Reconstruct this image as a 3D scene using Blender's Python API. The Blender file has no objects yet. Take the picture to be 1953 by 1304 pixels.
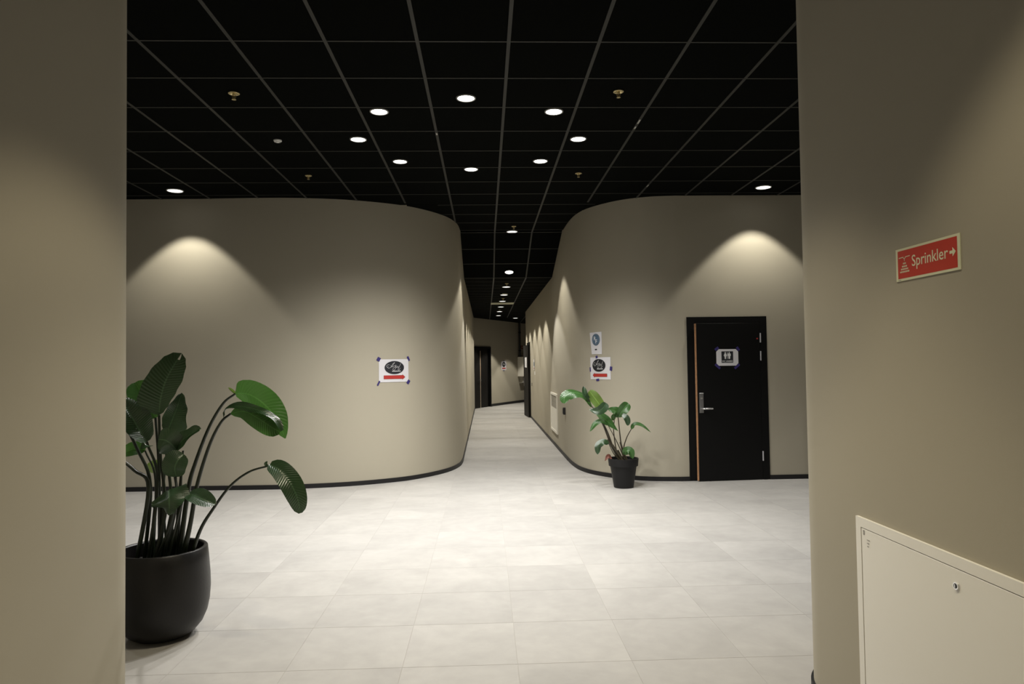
import bpy, bmesh, math, random
from mathutils import Vector, Matrix
random.seed(4)
S = bpy.context.scene
C = bpy.data.collections.new('scene_objects'); S.collection.children.link(C)
PI = math.pi
EYE = 1.51; CEIL = 3.63; LOW = 3.11; SLOPE0, SLOPE1 = 11.42, 13.2

# ---------------------------------------------------------------- camera, world, exposure
yaw, pitch, roll = .03822, .03084, .0140
fwd = Vector((math.sin(yaw)*math.cos(pitch), math.cos(yaw)*math.cos(pitch), math.sin(pitch)))
rt = Vector((math.cos(yaw), -math.sin(yaw), 0)); up = rt.cross(fwd)
right = rt*math.cos(roll) - up*math.sin(roll); upv = rt*math.sin(roll) + up*math.cos(roll)
cd = bpy.data.cameras.new('camera'); cam = bpy.data.objects.new('camera', cd); C.objects.link(cam)
FPX = 1357.9
cd.sensor_width = 36; cd.lens = FPX/1953*36; cd.clip_start = .05; cd.clip_end = 100
m = Matrix((right, upv, -fwd)).transposed().to_4x4(); m.translation = (0, 0, EYE); cam.matrix_world = m
S.camera = cam
w = bpy.data.worlds.new('world'); S.world = w; w.use_nodes = True
w.node_tree.nodes['Background'].inputs[0].default_value = (1, .93, .8, 1)
w.node_tree.nodes['Background'].inputs[1].default_value = .02
S.view_settings.view_transform = 'Standard'; S.view_settings.look = 'None'
S.view_settings.gamma = 1; S.view_settings.use_curve_mapping = False
S.view_settings.exposure = 0.0
LAMP_W = 188.0; LAMP_COL = (1, .975, .93); WASH_COL = (1, .945, .83); WARM_COL = (1, .88, .64)
SPOT = math.radians(88); BLEND = .2

def at(px, py, Y):
    """point at depth Y seen at a place of the photograph (used to lay out stems and leaves)"""
    a = (px-976.5)/FPX; b = -(py-652)/FPX
    d = right*a + upv*b + fwd
    v = d*(Y/d.y); v.z += EYE
    return v

# ---------------------------------------------------------------- materials
def mat(name, col, rough=.5, metal=0, emit=0, bump=None, var=None, spec=None, trans=0):
    mt = bpy.data.materials.new(name); mt.use_nodes = True
    nt = mt.node_tree; b = nt.nodes['Principled BSDF']
    b.inputs['Base Color'].default_value = (*col, 1); b.inputs['Roughness'].default_value = rough
    b.inputs['Metallic'].default_value = metal
    if spec is not None: b.inputs['Specular IOR Level'].default_value = spec
    if emit:
        b.inputs['Emission Color'].default_value = (1, .97, .92, 1); b.inputs['Emission Strength'].default_value = emit
    geo = nt.nodes.new('ShaderNodeNewGeometry')
    if var:
        sc, amt = var
        n = nt.nodes.new('ShaderNodeTexNoise'); n.inputs['Scale'].default_value = sc; n.inputs['Detail'].default_value = 5
        nt.links.new(geo.outputs['Position'], n.inputs['Vector'])
        r = nt.nodes.new('ShaderNodeMapRange')
        r.inputs['From Min'].default_value = .3; r.inputs['From Max'].default_value = .7
        r.inputs['To Min'].default_value = 1-amt; r.inputs['To Max'].default_value = 1+amt
        nt.links.new(n.outputs['Fac'], r.inputs['Value'])
        v = nt.nodes.new('ShaderNodeVectorMath'); v.operation = 'SCALE'; v.inputs[0].default_value = col
        nt.links.new(r.outputs[0], v.inputs['Scale']); nt.links.new(v.outputs[0], b.inputs['Base Color'])
    if bump:
        sc, st = bump
        n = nt.nodes.new('ShaderNodeTexNoise'); n.inputs['Scale'].default_value = sc; n.inputs['Detail'].default_value = 3
        nt.links.new(geo.outputs['Position'], n.inputs['Vector'])
        bp = nt.nodes.new('ShaderNodeBump'); bp.inputs['Strength'].default_value = st; bp.inputs['Distance'].default_value = .002
        nt.links.new(n.outputs['Fac'], bp.inputs['Height']); nt.links.new(bp.outputs[0], b.inputs['Normal'])
    return mt

def floor_mat():
    mt = bpy.data.materials.new('concrete_look_tile'); mt.use_nodes = True; nt = mt.node_tree; b = nt.nodes['Principled BSDF']
    L = nt.links.new
    geo = nt.nodes.new('ShaderNodeNewGeometry'); oi = nt.nodes.new('ShaderNodeObjectInfo')
    off = nt.nodes.new('ShaderNodeVectorMath'); off.operation = 'SCALE'; off.inputs[0].default_value = (13, 7, 5)
    L(oi.outputs['Random'], off.inputs['Scale'])
    ad = nt.nodes.new('ShaderNodeVectorMath'); L(geo.outputs['Position'], ad.inputs[0]); L(off.outputs[0], ad.inputs[1])
    n1 = nt.nodes.new('ShaderNodeTexNoise'); n1.inputs['Scale'].default_value = 1.9; n1.inputs['Detail'].default_value = 6; n1.inputs['Roughness'].default_value = .62
    n1.inputs['Distortion'].default_value = .5
    n2 = nt.nodes.new('ShaderNodeTexNoise'); n2.inputs['Scale'].default_value = 11; n2.inputs['Detail'].default_value = 5
    L(ad.outputs[0], n1.inputs['Vector']); L(ad.outputs[0], n2.inputs['Vector'])
    r1 = nt.nodes.new('ShaderNodeMapRange'); r1.inputs['From Min'].default_value = .3; r1.inputs['From Max'].default_value = .7
    r1.inputs['To Min'].default_value = .87; r1.inputs['To Max'].default_value = 1.05; L(n1.outputs['Fac'], r1.inputs['Value'])
    r2 = nt.nodes.new('ShaderNodeMapRange'); r2.inputs['From Min'].default_value = .3; r2.inputs['From Max'].default_value = .7
    r2.inputs['To Min'].default_value = .96; r2.inputs['To Max'].default_value = 1.03; L(n2.outputs['Fac'], r2.inputs['Value'])
    r3 = nt.nodes.new('ShaderNodeMapRange'); r3.inputs['To Min'].default_value = .97; r3.inputs['To Max'].default_value = 1.02; L(oi.outputs['Random'], r3.inputs['Value'])
    m1 = nt.nodes.new('ShaderNodeMath'); m1.operation = 'MULTIPLY'; L(r1.outputs[0], m1.inputs[0]); L(r2.outputs[0], m1.inputs[1])
    m2 = nt.nodes.new('ShaderNodeMath'); m2.operation = 'MULTIPLY'; L(m1.outputs[0], m2.inputs[0]); L(r3.outputs[0], m2.inputs[1])
    v = nt.nodes.new('ShaderNodeVectorMath'); v.operation = 'SCALE'; v.inputs[0].default_value = (.362, .350, .330)
    L(m2.outputs[0], v.inputs['Scale']); L(v.outputs[0], b.inputs['Base Color'])
    b.inputs['Roughness'].default_value = .55; b.inputs['Specular IOR Level'].default_value = .2
    return mt

def leaf_mat(name, col, back, rough, trans):
    """uv.x runs across the blade (0..1), uv.y along it; side veins are fine ridges"""
    mt = bpy.data.materials.new(name); mt.use_nodes = True; nt = mt.node_tree; b = nt.nodes['Principled BSDF']; L = nt.links.new
    uv = nt.nodes.new('ShaderNodeUVMap'); sep = nt.nodes.new('ShaderNodeSeparateXYZ'); L(uv.outputs[0], sep.inputs[0])
    def M(op, a, c=None):
        n = nt.nodes.new('ShaderNodeMath'); n.operation = op
        for i, q in enumerate((a, c)):
            if q is None: continue
            if isinstance(q, (int, float)): n.inputs[i].default_value = q
            else: L(q, n.inputs[i])
        return n.outputs[0]
    a = M('ABSOLUTE', M('SUBTRACT', sep.outputs['X'], .5))
    ph = M('MULTIPLY', M('SUBTRACT', sep.outputs['Y'], M('MULTIPLY', a, .22)), 150)
    wv = M('SINE', ph)
    mid = M('LESS_THAN', a, .022)
    geo = nt.nodes.new('ShaderNodeNewGeometry')
    n = nt.nodes.new('ShaderNodeTexNoise'); n.inputs['Scale'].default_value = 14; L(geo.outputs['Position'], n.inputs['Vector'])
    mix0 = nt.nodes.new('ShaderNodeMixRGB'); mix0.inputs[1].default_value = (*[c*.75 for c in col], 1); mix0.inputs[2].default_value = (*[c*1.3 for c in col], 1)
    L(M('ADD', M('MULTIPLY', wv, .12), n.outputs['Fac']), mix0.inputs[0])
    mix = nt.nodes.new('ShaderNodeMixRGB'); L(mid, mix.inputs[0]); L(mix0.outputs[0], mix.inputs[1]); mix.inputs[2].default_value = (*[min(1, c*2.2+.02) for c in col], 1)
    mb = nt.nodes.new('ShaderNodeMixRGB'); L(geo.outputs['Backfacing'], mb.inputs[0]); L(mix.outputs[0], mb.inputs[1]); mb.inputs[2].default_value = (*back, 1)
    L(mb.outputs[0], b.inputs['Base Color']); b.inputs['Roughness'].default_value = rough
    b.inputs['Specular IOR Level'].default_value = .75
    bp = nt.nodes.new('ShaderNodeBump'); bp.inputs['Strength'].default_value = .25; bp.inputs['Distance'].default_value = .003
    L(wv, bp.inputs['Height']); L(bp.outputs[0], b.inputs['Normal'])
    tr = nt.nodes.new('ShaderNodeBsdfTranslucent'); tr.inputs[0].default_value = (col[0]*2.4, col[1]*2.2, col[2]*1.6, 1)
    ms = nt.nodes.new('ShaderNodeMixShader'); ms.inputs[0].default_value = trans
    L(b.outputs[0], ms.inputs[1]); L(tr.outputs[0], ms.inputs[2]); L(ms.outputs[0], nt.nodes['Material Output'].inputs[0])
    return mt

M_WALL = mat('greige_wall_paint', (.36, .329, .256), .75, bump=(450, .12), var=(.7, .015))
M_TILE = floor_mat()
M_GROUT = mat('grout', (.36, .345, .32), .9)
M_BASE = mat('baseboard_dark', (.014, .0135, .014), .5, spec=.25)
M_CTILE = mat('black_ceiling_tile', (.0018, .0022, .0017), .95, bump=(300, .3), spec=.04)
M_BAR = mat('black_ceiling_bar', (.024, .024, .020), .55, spec=.3)
M_CHIP = mat('bare_metal', (.55, .55, .52), .4, .5)
M_PALE = mat('pale_strip', (.55, .55, .42), .6)
M_EMIT = mat('lamp_diffuser', (.9, .9, .9), .5, emit=14)
M_EMIT2 = mat('lamp_diffuser_soft', (.9, .9, .9), .5, emit=3.2)
M_TRIM = mat('lamp_trim', (.30, .30, .28), .5)
M_WTRIM = mat('white_trim', (.7, .7, .67), .45)
M_BRASS = mat('brass', (.62, .52, .28), .35, .7)
M_DOOR = mat('black_door', (.0045, .0045, .0045), .45, spec=.18)
M_DOOR2 = mat('black_door_corridor', (.010, .009, .008), .6, spec=.15)
M_FRAME = mat('black_door_frame', (.0045, .0045, .0045), .5, spec=.15)
M_WOOD = mat('raw_wood_edge', (.42, .22, .11), .6, var=(30, .2))
M_PALEEDGE = mat('lit_rebate_leaf_edge', (.50, .42, .32), .6)  # painted light on the main door's rebate; also the pale end door leaf edge
M_STEEL = mat('brushed_steel', (.36, .36, .37), .35, .9)
M_CHROME = mat('satin_chrome', (.8, .8, .8), .22, .9)
M_HINGE = mat('pale_hinge', (.55, .55, .58), .4, .3)
M_PAPER = mat('white_paper', (.60, .59, .61), .8)
M_INK = mat('black_ink', (.007, .008, .012), .6)
M_WHITE = mat('white_print', (.7, .7, .7), .7)
M_REDINK = mat('red_ink', (.38, .022, .016), .7)
M_REDDARK = mat('dark_red_outline', (.14, .012, .02), .7)
M_TAPE = mat('blue_tape', (.028, .019, .13), .55)
M_LOGOBLUE = mat('slate_blue_print', (.075, .125, .19), .7)
M_SIGNRED = mat('sign_red', (.50, .040, .020), .45)
M_SIGNCREAM = mat('sign_cream', (.70, .70, .50), .5)
M_CAB = mat('white_steel_panel', (.80, .78, .72), .35, spec=.4)
M_CABW = mat('white_lacquer', (.78, .75, .66), .4)
M_GRILLE = mat('grey_grille', (.36, .34, .29), .5)
M_PRINTGREY = mat('grey_print', (.22, .20, .18), .6)
M_DARKPL = mat('black_plastic', (.015, .015, .015), .4)
M_POT = mat('black_fibreclay', (.0065, .006, .0058), .42, spec=.4, bump=(60, .25), var=(6, .25))
M_POT2 = mat('black_plastic_pot', (.007, .007, .0075), .5, spec=.3)
M_SOIL = mat('potting_soil', (.012, .009, .006), .95, bump=(80, 1))
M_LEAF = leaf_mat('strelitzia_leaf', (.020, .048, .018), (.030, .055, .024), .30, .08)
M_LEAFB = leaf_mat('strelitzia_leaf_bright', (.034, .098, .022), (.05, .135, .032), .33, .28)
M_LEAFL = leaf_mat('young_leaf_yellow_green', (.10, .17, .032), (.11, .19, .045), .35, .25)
M_STEM = mat('stem', (.012, .019, .009), .35)
M_STEMR = mat('reddish_stem', (.035, .028, .016), .4)
M_DEAD = mat('dry_leaf', (.10, .028, .016), .7)

# ---------------------------------------------------------------- mesh helpers
def obj(name, me, parent=None, mats=()):
    o = bpy.data.objects.new(name, me); C.objects.link(o)
    if parent: o.parent = parent
    return o
class MB:
    def __init__(s): s.v = []; s.f = []; s.uv = None
    def quad(s, a, b, c, d):
        n = len(s.v); s.v += [tuple(a), tuple(b), tuple(c), tuple(d)]; s.f.append((n, n+1, n+2, n+3))
    def box(s, lo, hi, M=None):
        n = len(s.v)
        for z in (lo[2], hi[2]):
            for x, y in ((lo[0], lo[1]), (hi[0], lo[1]), (hi[0], hi[1]), (lo[0], hi[1])):
                p = Vector((x, y, z)); s.v.append(tuple(M @ p if M else p))
        s.f += [tuple(n+i for i in q) for q in ((3,2,1,0), (4,5,6,7), (0,1,5,4), (1,2,6,5), (2,3,7,6), (3,0,4,7))]
    def tube(s, pts, rad, seg=8, caps=True):
        pts = [Vector(p) for p in pts]; n0 = len(s.v); ref = None
        for i, p in enumerate(pts):
            t = (pts[min(i+1, len(pts)-1)] - pts[max(i-1, 0)]).normalized()
            if ref is None: ref = t.orthogonal().normalized()
            ref = (ref - t*ref.dot(t)).normalized(); b = t.cross(ref)
            r = rad[i] if isinstance(rad, (list, tuple)) else rad
            for k in range(seg):
                a = 2*PI*k/seg; s.v.append(tuple(p + (ref*math.cos(a) + b*math.sin(a))*r))
        for i in range(len(pts)-1):
            for k in range(seg):
                k2 = (k+1) % seg; a = n0+i*seg
                s.f.append((a+k, a+k2, a+seg+k2, a+seg+k))
        if caps:
            s.f.append(tuple(n0+k for k in reversed(range(seg)))); e = n0+(len(pts)-1)*seg; s.f.append(tuple(e+k for k in range(seg)))
    def lathe(s, prof, seg=48, o=(0, 0, 0), capb=False, capt=False):
        n0 = len(s.v)
        for r, z in prof:
            for k in range(seg):
                a = 2*PI*k/seg; s.v.append((o[0]+r*math.cos(a), o[1]+r*math.sin(a), o[2]+z))
        for i in range(len(prof)-1):
            for k in range(seg):
                k2 = (k+1) % seg; a = n0+i*seg; s.f.append((a+k, a+k2, a+seg+k2, a+seg+k))
        if capb: s.f.append(tuple(n0+k for k in reversed(range(seg))))
        if capt: s.f.append(tuple(n0+(len(prof)-1)*seg+k for k in range(seg)))
    def build(s, name, m, parent=None, smooth=False, bevel=0):
        me = bpy.data.meshes.new(name); me.from_pydata(s.v, [], s.f); me.materials.append(m)
        bm = bmesh.new(); bm.from_mesh(me)
        if bevel: bmesh.ops.bevel(bm, geom=[e for e in bm.edges], offset=bevel, segments=1, affect='EDGES')
        bmesh.ops.recalc_face_normals(bm, faces=bm.faces); bm.to_mesh(me); bm.free()
        if smooth:
            me.polygons.foreach_set('use_smooth', [True]*len(me.polygons))
            if hasattr(me, 'set_sharp_from_angle'): me.set_sharp_from_angle(angle=math.radians(40))
        return obj(name, me, parent)
def tag(o, label=None, cat=None, group=None, kind=None):
    if label: o['label'] = label
    if cat: o['category'] = cat
    if group: o['group'] = group
    if kind: o['kind'] = kind
    return o
def thing(name, loc, label, cat, group=None, rz=0):
    o = bpy.data.objects.new(name, None); C.objects.link(o); o.location = loc; o.rotation_euler.z = rz; o.empty_display_size = .1
    return tag(o, label, cat, group)
def boxobj(name, lo, hi, m, parent=None, bevel=0):
    b = MB(); b.box(lo, hi); return b.build(name, m, parent, bevel=bevel)
def spline(pts, n=8):
    P = [Vector(p) for p in pts]; out = []
    for i in range(len(P)-1):
        p0 = P[i-1] if i else P[0]*2-P[1]; p1 = P[i]; p2 = P[i+1]; p3 = P[i+2] if i+2 < len(P) else P[-1]*2-P[-2]
        for k in range(n):
            t = k/n
            out.append(.5*((2*p1)+(-p0+p2)*t+(2*p0-5*p1+4*p2-p3)*t*t+(-p0+3*p1-3*p2+p3)*t**3))
    out.append(P[-1]); return out

class Path:
    """plan line of a wall; side=+1: the room lies to the right of the direction of travel"""
    def __init__(s, pts, side=1):
        s.p = [Vector((p[0], p[1])) for i, p in enumerate(pts) if i == 0 or abs(p[0]-pts[i-1][0])+abs(p[1]-pts[i-1][1]) > 1e-4]; s.side = side; s.L = [0]
        for a, b in zip(s.p, s.p[1:]): s.L.append(s.L[-1]+(b-a).length)
    def seg(s, q):
        for i in range(len(s.p)-1):
            if q <= s.L[i+1]: return i
        return len(s.p)-2
    def nrm(s, i):
        i = max(0, min(i, len(s.p)-2)); d = (s.p[i+1]-s.p[i]).normalized(); return Vector((d.y, -d.x))*s.side
    def vn(s, i):
        return (s.nrm(i-1)+s.nrm(i)).normalized() if 0 < i < len(s.p)-1 else s.nrm(min(i, len(s.p)-2))
    def pos(s, q, off=0):
        i = s.seg(q); t = (q-s.L[i])/(s.L[i+1]-s.L[i]); n = s.vn(i).lerp(s.vn(i+1), t)
        return s.p[i].lerp(s.p[i+1], t)+n.normalized()*off
    def near(s, x, y):
        best = None; P = Vector((x, y))
        for i in range(len(s.p)-1):
            a, b = s.p[i], s.p[i+1]; d = b-a; t = max(0, min(1, (P-a).dot(d)/d.length_squared)); e = (a+d*t-P).length
            if best is None or e < best[0]: best = (e, s.L[i]+t*d.length)
        return best[1]
    def wall(s, name, z0, z1, thick, m, holes=(), off=0, parent=None, capped=True):
        """holes: (s0, s1, z_top); the run between s0 and s1 starts at z_top"""
        cuts = sorted(set(s.L) | {h for a, b, _ in holes for h in (a, b)})
        b = MB(); n = len(cuts)
        F = [s.pos(q, off) for q in cuts]; K = [s.pos(q, off-thick) for q in cuts]
        lvs = sorted({t for _, _, t in holes})
        def zb(i):
            mid = (cuts[i]+cuts[i+1])/2
            for a, c, t in holes:
                if a < mid < c: return t if t < z1 else None
            return z0
        for i in range(n-1):
            za = zb(i)
            if za is None or za >= z1: continue
            f0, f1, k0, k1 = F[i], F[i+1], K[i], K[i+1]
            lv = [za]+[t for t in lvs if za < t < z1]+[z1]
            for u, v in zip(lv, lv[1:]):
                b.quad((*f0, u), (*f1, u), (*f1, v), (*f0, v)); b.quad((*k1, u), (*k0, u), (*k0, v), (*k1, v))
            b.quad((*f0, z1), (*f1, z1), (*k1, z1), (*k0, z1)); b.quad((*f1, za), (*f0, za), (*k0, za), (*k1, za))
        for i in range(n):
            l = zb(i-1) if i else None; r = zb(i) if i < n-1 else None
            if l == r: continue
            lo = min(q for q in (l, r) if q is not None); hi = max([q for q in (l, r) if q is not None] if l is not None and r is not None else [z1])
            if l is None or r is None: hi = z1
            b.quad((*F[i], lo), (*K[i], lo), (*K[i], hi), (*F[i], hi))
        me = bpy.data.meshes.new(name); me.from_pydata(b.v, [], b.f); me.materials.append(m)
        bm = bmesh.new(); bm.from_mesh(me); bmesh.ops.remove_doubles(bm, verts=bm.verts, dist=1e-5)
        bmesh.ops.recalc_face_normals(bm, faces=bm.faces); bm.to_mesh(me); bm.free()
        me.polygons.foreach_set('use_smooth', [True]*len(me.polygons)); me.set_sharp_from_angle(angle=math.radians(30))
        return obj(name, me, parent)

# ---------------------------------------------------------------- plan of the walls
def arc(cx, cy, r, a0, a1, n=14):
    return [(cx+r*math.cos(math.radians(a0+(a1-a0)*k/n)), cy+r*math.sin(math.radians(a0+(a1-a0)*k/n))) for k in range(n+1)]
XL, XR = -.37, 1.27
Lc = [(-3.6, 9.015), (-3.0, 8.985), (-2.4, 8.985), (-1.75, 9.10), (-1.17, 9.37), (-.83, 9.68), (-.55, 10.13), (-.41, 10.62), (-.372, 11.1), (XL, 11.6)]
Rc = [(2.46, 8.965), (2.1, 9.03), (1.76, 9.23), (1.47, 9.62), (1.335, 10.02), (1.285, 10.5), (1.272, 11.0), (XR, 11.5)]
pathL = Path([(-8, 9.06)]+[tuple(v) for v in spline(Lc, 7)]+[(XL, 24.4)], 1)
pathR = Path([(8, 8.97), (4.11, 8.97), (3.61, 8.97), (2.55, 8.97)]+[tuple(v) for v in spline(Rc, 7)]+[(XR, 22.0), (4.2, 22.0)], -1)
pathE = Path([(-.6, 23.94), (3.2, 31.6)], 1)
NK = .93
pathNL = Path([(-8, 3.71*NK), (-2.05*NK, 3.71*NK)]+arc(-2.05*NK, 3.36*NK, .35*NK, 90, 0)+[(-1.7*NK, -7.5)], -1)
XW = 1.57*NK
pathNR = Path([(8, 3.71*NK), (1.92*NK, 3.71*NK)]+arc(1.92*NK, 3.36*NK, .35*NK, 90, 180)+[(XW, -7.5)], 1)

D1 = (2.57, 3.60); D1T = 2.075            # outer size of the main door's frame
s1 = sorted((pathR.near(D1[0]+.01, 8.97), pathR.near(D1[1]-.01, 8.97)))
s2 = sorted((pathR.near(4.12, 8.97), pathR.near(5.15, 8.97)))
s3 = sorted((pathR.near(XR, 19.95), pathR.near(XR, 21.10)))
eu = Vector((3.8, 7.66)).normalized()
e_at = lambda d: Vector((-.6, 23.94))+eu*d          # point along the end wall
def tagS(o): o['kind'] = 'structure'; return o
SE = (.30, 1.78)
W1 = tagS(pathL.wall('wall_back_left', 0, CEIL+.02, .12, M_WALL))
W2 = tagS(pathR.wall('wall_back_right', 0, CEIL+.02, .12, M_WALL, holes=[(s1[0], s1[1], D1T-.01), (s2[0], s2[1], D1T-.01), (s3[0], s3[1], 2.11)]))
W3 = tagS(pathE.wall('wall_end', 0, LOW+.02, .12, M_WALL, holes=[(SE[0]+.02, SE[1]-.02, 2.12)]))
W4 = tagS(pathNL.wall('wall_near_left', 0, CEIL+.02, .14, M_WALL))
W5 = tagS(pathNR.wall('wall_near_right', 0, CEIL+.02, .14, M_WALL))
for nm, pts, sd in (('wall_side_left', [(-8, 9.2), (-8, 3.5)], -1), ('wall_side_right', [(8, 9.2), (8, 3.5)], 1),
                    ('wall_rear', [(-1.9, -7.5), (1.8, -7.5)], -1), ('wall_far_right', [(4.2, 21.9), (4.2, 32)], -1)):
    tagS(Path(pts, sd).wall(nm, 0, CEIL+.02, .12, M_WALL))
def run(path, a, b): return [(a, b, 9)]
BB = .055
cut = lambda a, b: (a, b, 9)
tagS(pathL.wall('baseboard_back_left', 0, BB, .012, M_BASE, off=.012))
tagS(pathR.wall('baseboard_back_right', 0, BB, .012, M_BASE, off=.012, holes=[cut(s1[0]-.01, s1[1]+.01), cut(s2[0]-.01, s2[1]+.01), cut(s3[0]-.02, s3[1]+.02)]))
tagS(pathE.wall('baseboard_end', 0, .09, .012, M_BASE, off=.012, holes=[cut(SE[0], SE[1])]))
tagS(pathNL.wall('baseboard_near_left', 0, BB, .012, M_BASE, off=.012))
tagS(pathNR.wall('baseboard_near_right', 0, BB, .012, M_BASE, off=.012))

# ---------------------------------------------------------------- floor
fl = tagS(boxobj('floor', (-8.2, -7.8, -.06), (8.2, 32.2, -.0016), M_GROUT))
TP = .578; TX0, TY0 = .145, 3.63
tb = MB(); g = .0009; tb.box((g, g, -.0016), (TP-g, TP-g, 0)); tile_me = None
def vis_floor(x, y):      # tile centre in the part of the lobby the photograph shows
    if y < 3.2 or y > 11.2: return False
    if x < -.56*y-.5 or x > .50*y+.45: return False
    if y > 9.3 and not (-.9 < x < 1.8): return False
    return True
rest = MB(); nt_ = 0
for j in range(-19, 49):
    for i in range(-14, 15):
        x, y = TX0+i*TP, TY0+j*TP; cx, cy = x+TP/2, y+TP/2
        if cy > 32 or abs(cx) > 8: continue
        if cy > 9.5 and (cx < -.9 or cx > (4.4 if cy > 21.5 else 1.8)): continue
        if cy < 3.2 and abs(cx) > 2.3: continue
        if vis_floor(cx, cy) and nt_ < 298:
            if tile_me is None:
                o = tb.build('floor_tile', M_TILE, fl, bevel=.0006); tile_me = o.data
            else: o = obj('floor_tile', tile_me, fl)
            o.location = (x, y, 0); nt_ += 1
        else: rest.box((x+g, y+g, -.0016), (x+TP-g, y+TP-g, 0))
tag(rest.build('floor_tile_field', M_TILE, fl), kind='stuff')
print('floor tiles', nt_)

# ---------------------------------------------------------------- ceiling
ce = tagS(boxobj('ceiling', (-8.2, -7.8, CEIL+.03), (8.2, SLOPE0, CEIL+.1), M_CTILE))
GX, GY, G = .183, 4.625, .6
ctb = MB(); ctb.box((.002, .002, 0), (G-.002, G-.002, .012)); cme = None; rest = MB(); nc = 0
for j in range(-20, 12):
    for i in range(-14, 14):
        x, y = GX+i*G, GY+j*G
        if y+.3 > SLOPE0: continue
        if y > 9.0 and not (-1.3 < x < 1.7): continue
        y1 = min(y+G, SLOPE0)
        cx, cy = x+.3, y+.3
        if 3.7 < cy and -.56*cy-.35 < cx < .50*cy+.35:
            if cme is None:
                o = ctb.build('ceiling_tile', M_CTILE, ce, bevel=.003); cme = o.data
            else: o = obj('ceiling_tile', cme, ce)
            o.location = (x, y, CEIL+.004); nc += 1
        else: rest.box((x+.002, y+.002, CEIL+.004), (x+G-.002, y1-.002, CEIL+.016))
tag(rest.build('ceiling_tile_field', M_CTILE, ce), kind='stuff')
print('ceiling tiles', nc)
BW = .012
def bar(lo, hi, m=M_BAR, parent=ce, name='ceiling_bar'): return boxobj(name, lo, hi, m, parent)
for i in range(-13, 14):
    x = GX+i*G; bar((x-BW, -7.6, CEIL), (x+BW, SLOPE0 if -1 <= i <= 1 else 9.3, CEIL+.004))
for j in range(-20, 12):
    y = GY+j*G
    if y < SLOPE0: bar((-8 if y < 9.1 else -.6, y-BW*.6, CEIL+.0005), (8 if y < 9.1 else 1.5, y+BW*.6, CEIL+.004))
# bare spots where the paint has come off the bars
for x, y, l in ((GX+2*G, 6.17, .05), (GX+2*G, 6.33, .03), (GX+3*G-.0, 8.44, .05), (GX-G, 6.5, .025)):
    boxobj('paint_chip', (x-.007, y-l, CEIL-.0012), (x+.007, y+l, CEIL), M_CHIP, ce)

# sloping part over the corridor mouth, then the low corridor ceiling
sl = math.atan2(LOW-CEIL, SLOPE1-SLOPE0); SLn = math.hypot(LOW-CEIL, SLOPE1-SLOPE0)
SM = Matrix.Translation((0, SLOPE0, CEIL)) @ Matrix.Rotation(sl, 4, 'X')
b = MB(); b.box((-.6, 0, .03), (1.5, SLn, .08), SM); slope = tagS(b.build('ceiling_slope', M_CTILE))
rows = [0, .62, 1.22, SLn]
for j in range(3):
    for i in (-1, 0, 1, 2):
        x0 = GX+(i-1)*G+.0; x1 = x0+G
        x0 = max(x0, -.6); x1 = min(x1, 1.5)
        if x1-x0 < .1: continue
        b = MB(); b.box((x0+.004, rows[j]+.004, .004), (x1-.004, rows[j+1]-.004, .016), SM); b.build('ceiling_tile', M_CTILE, slope)
for i in (-1, 0, 1, 2):
    x = GX+(i)*G
    if not -.5 < x < 1.4: continue
    b = MB(); b.box((x-BW, 0, 0), (x+BW, SLn, .004), SM); b.build('ceiling_bar', M_BAR, slope)
for r in rows:
    b = MB(); b.box((-.6, r-.008, .0005), (1.5, r+.008, .004), SM); b.build('ceiling_bar', M_BAR, slope)
cl = tagS(boxobj('ceiling_corridor', (-.8, SLOPE1, LOW+.03), (4.4, 32.2, LOW+.08), M_CTILE))
rest = MB()
for j in range(32):
    for i in range(-2, 7):
        x, y = GX+i*G, SLOPE1+j*G
        rest.box((x+.003, y+.003, LOW+.004), (x+G-.003, y+G-.003, LOW+.016))
tag(rest.build('ceiling_tile_field', M_CTILE, cl), kind='stuff')
for i in (-1, 0, 1, 2, 3, 4, 5, 6): bar((GX+i*G-BW, SLOPE1, LOW), (GX+i*G+BW, 32 if i != 1 else 24.5, LOW+.004), parent=cl)
cr = MB()
for j in range(1, 32): cr.box((-.6, SLOPE1+j*G-.004, LOW+.001), (4.2, SLOPE1+j*G+.004, LOW+.004))
tag(cr.build('ceiling_bar_field', M_BAR, cl), kind='stuff')
tag(boxobj('ceiling_joint_strip', (GX-.01, 18.45, LOW-.012), (GX+G-.01, 18.95, LOW-.001), M_PALE, cl), 'pale strip across the corridor ceiling')

# ---------------------------------------------------------------- ceiling lamps
def lamp(x, y, label, group, z=CEIL, r=.083, m=M_EMIT, watts=LAMP_W, tilt=0, col=LAMP_COL, size=SPOT, trim=M_TRIM, blend=BLEND):
    t = thing('ceiling_downlight', (x, y, z), label, 'downlight', group)
    t.rotation_euler.x = tilt
    b = MB(); b.lathe([(r, -.001), (r+.002, -.004), (r+.010, -.004), (r+.013, -.001), (r+.013, .006)], 40); b.build('lamp_trim', trim, t, smooth=True)
    b = MB(); b.lathe([(.001, .0015), (r*.5, .0015), (r, 0)], 40, capb=True); b.build('lamp_diffuser', m, t, smooth=True)
    l = bpy.data.lights.new('lamp_light', 'SPOT'); l.energy = watts; l.color = col; l.spot_size = size; l.spot_blend = blend; l.shadow_soft_size = .05
    lo = bpy.data.objects.new('lamp_light', l); C.objects.link(lo); lo.parent = t; lo.location = (0, 0, -.02)
    return t
ring_names = ['farthest lamp of the ring of eight', 'lamp of the ring of eight just right of its farthest one',
 'rightmost bright lamp of the ring of eight', 'lamp of the ring of eight right of its largest one',
 'nearest and largest looking lamp of the ring of eight', 'lamp of the ring of eight left of its largest one',
 'leftmost bright lamp of the ring of eight', 'lamp of the ring of eight just left of its farthest one']
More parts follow.
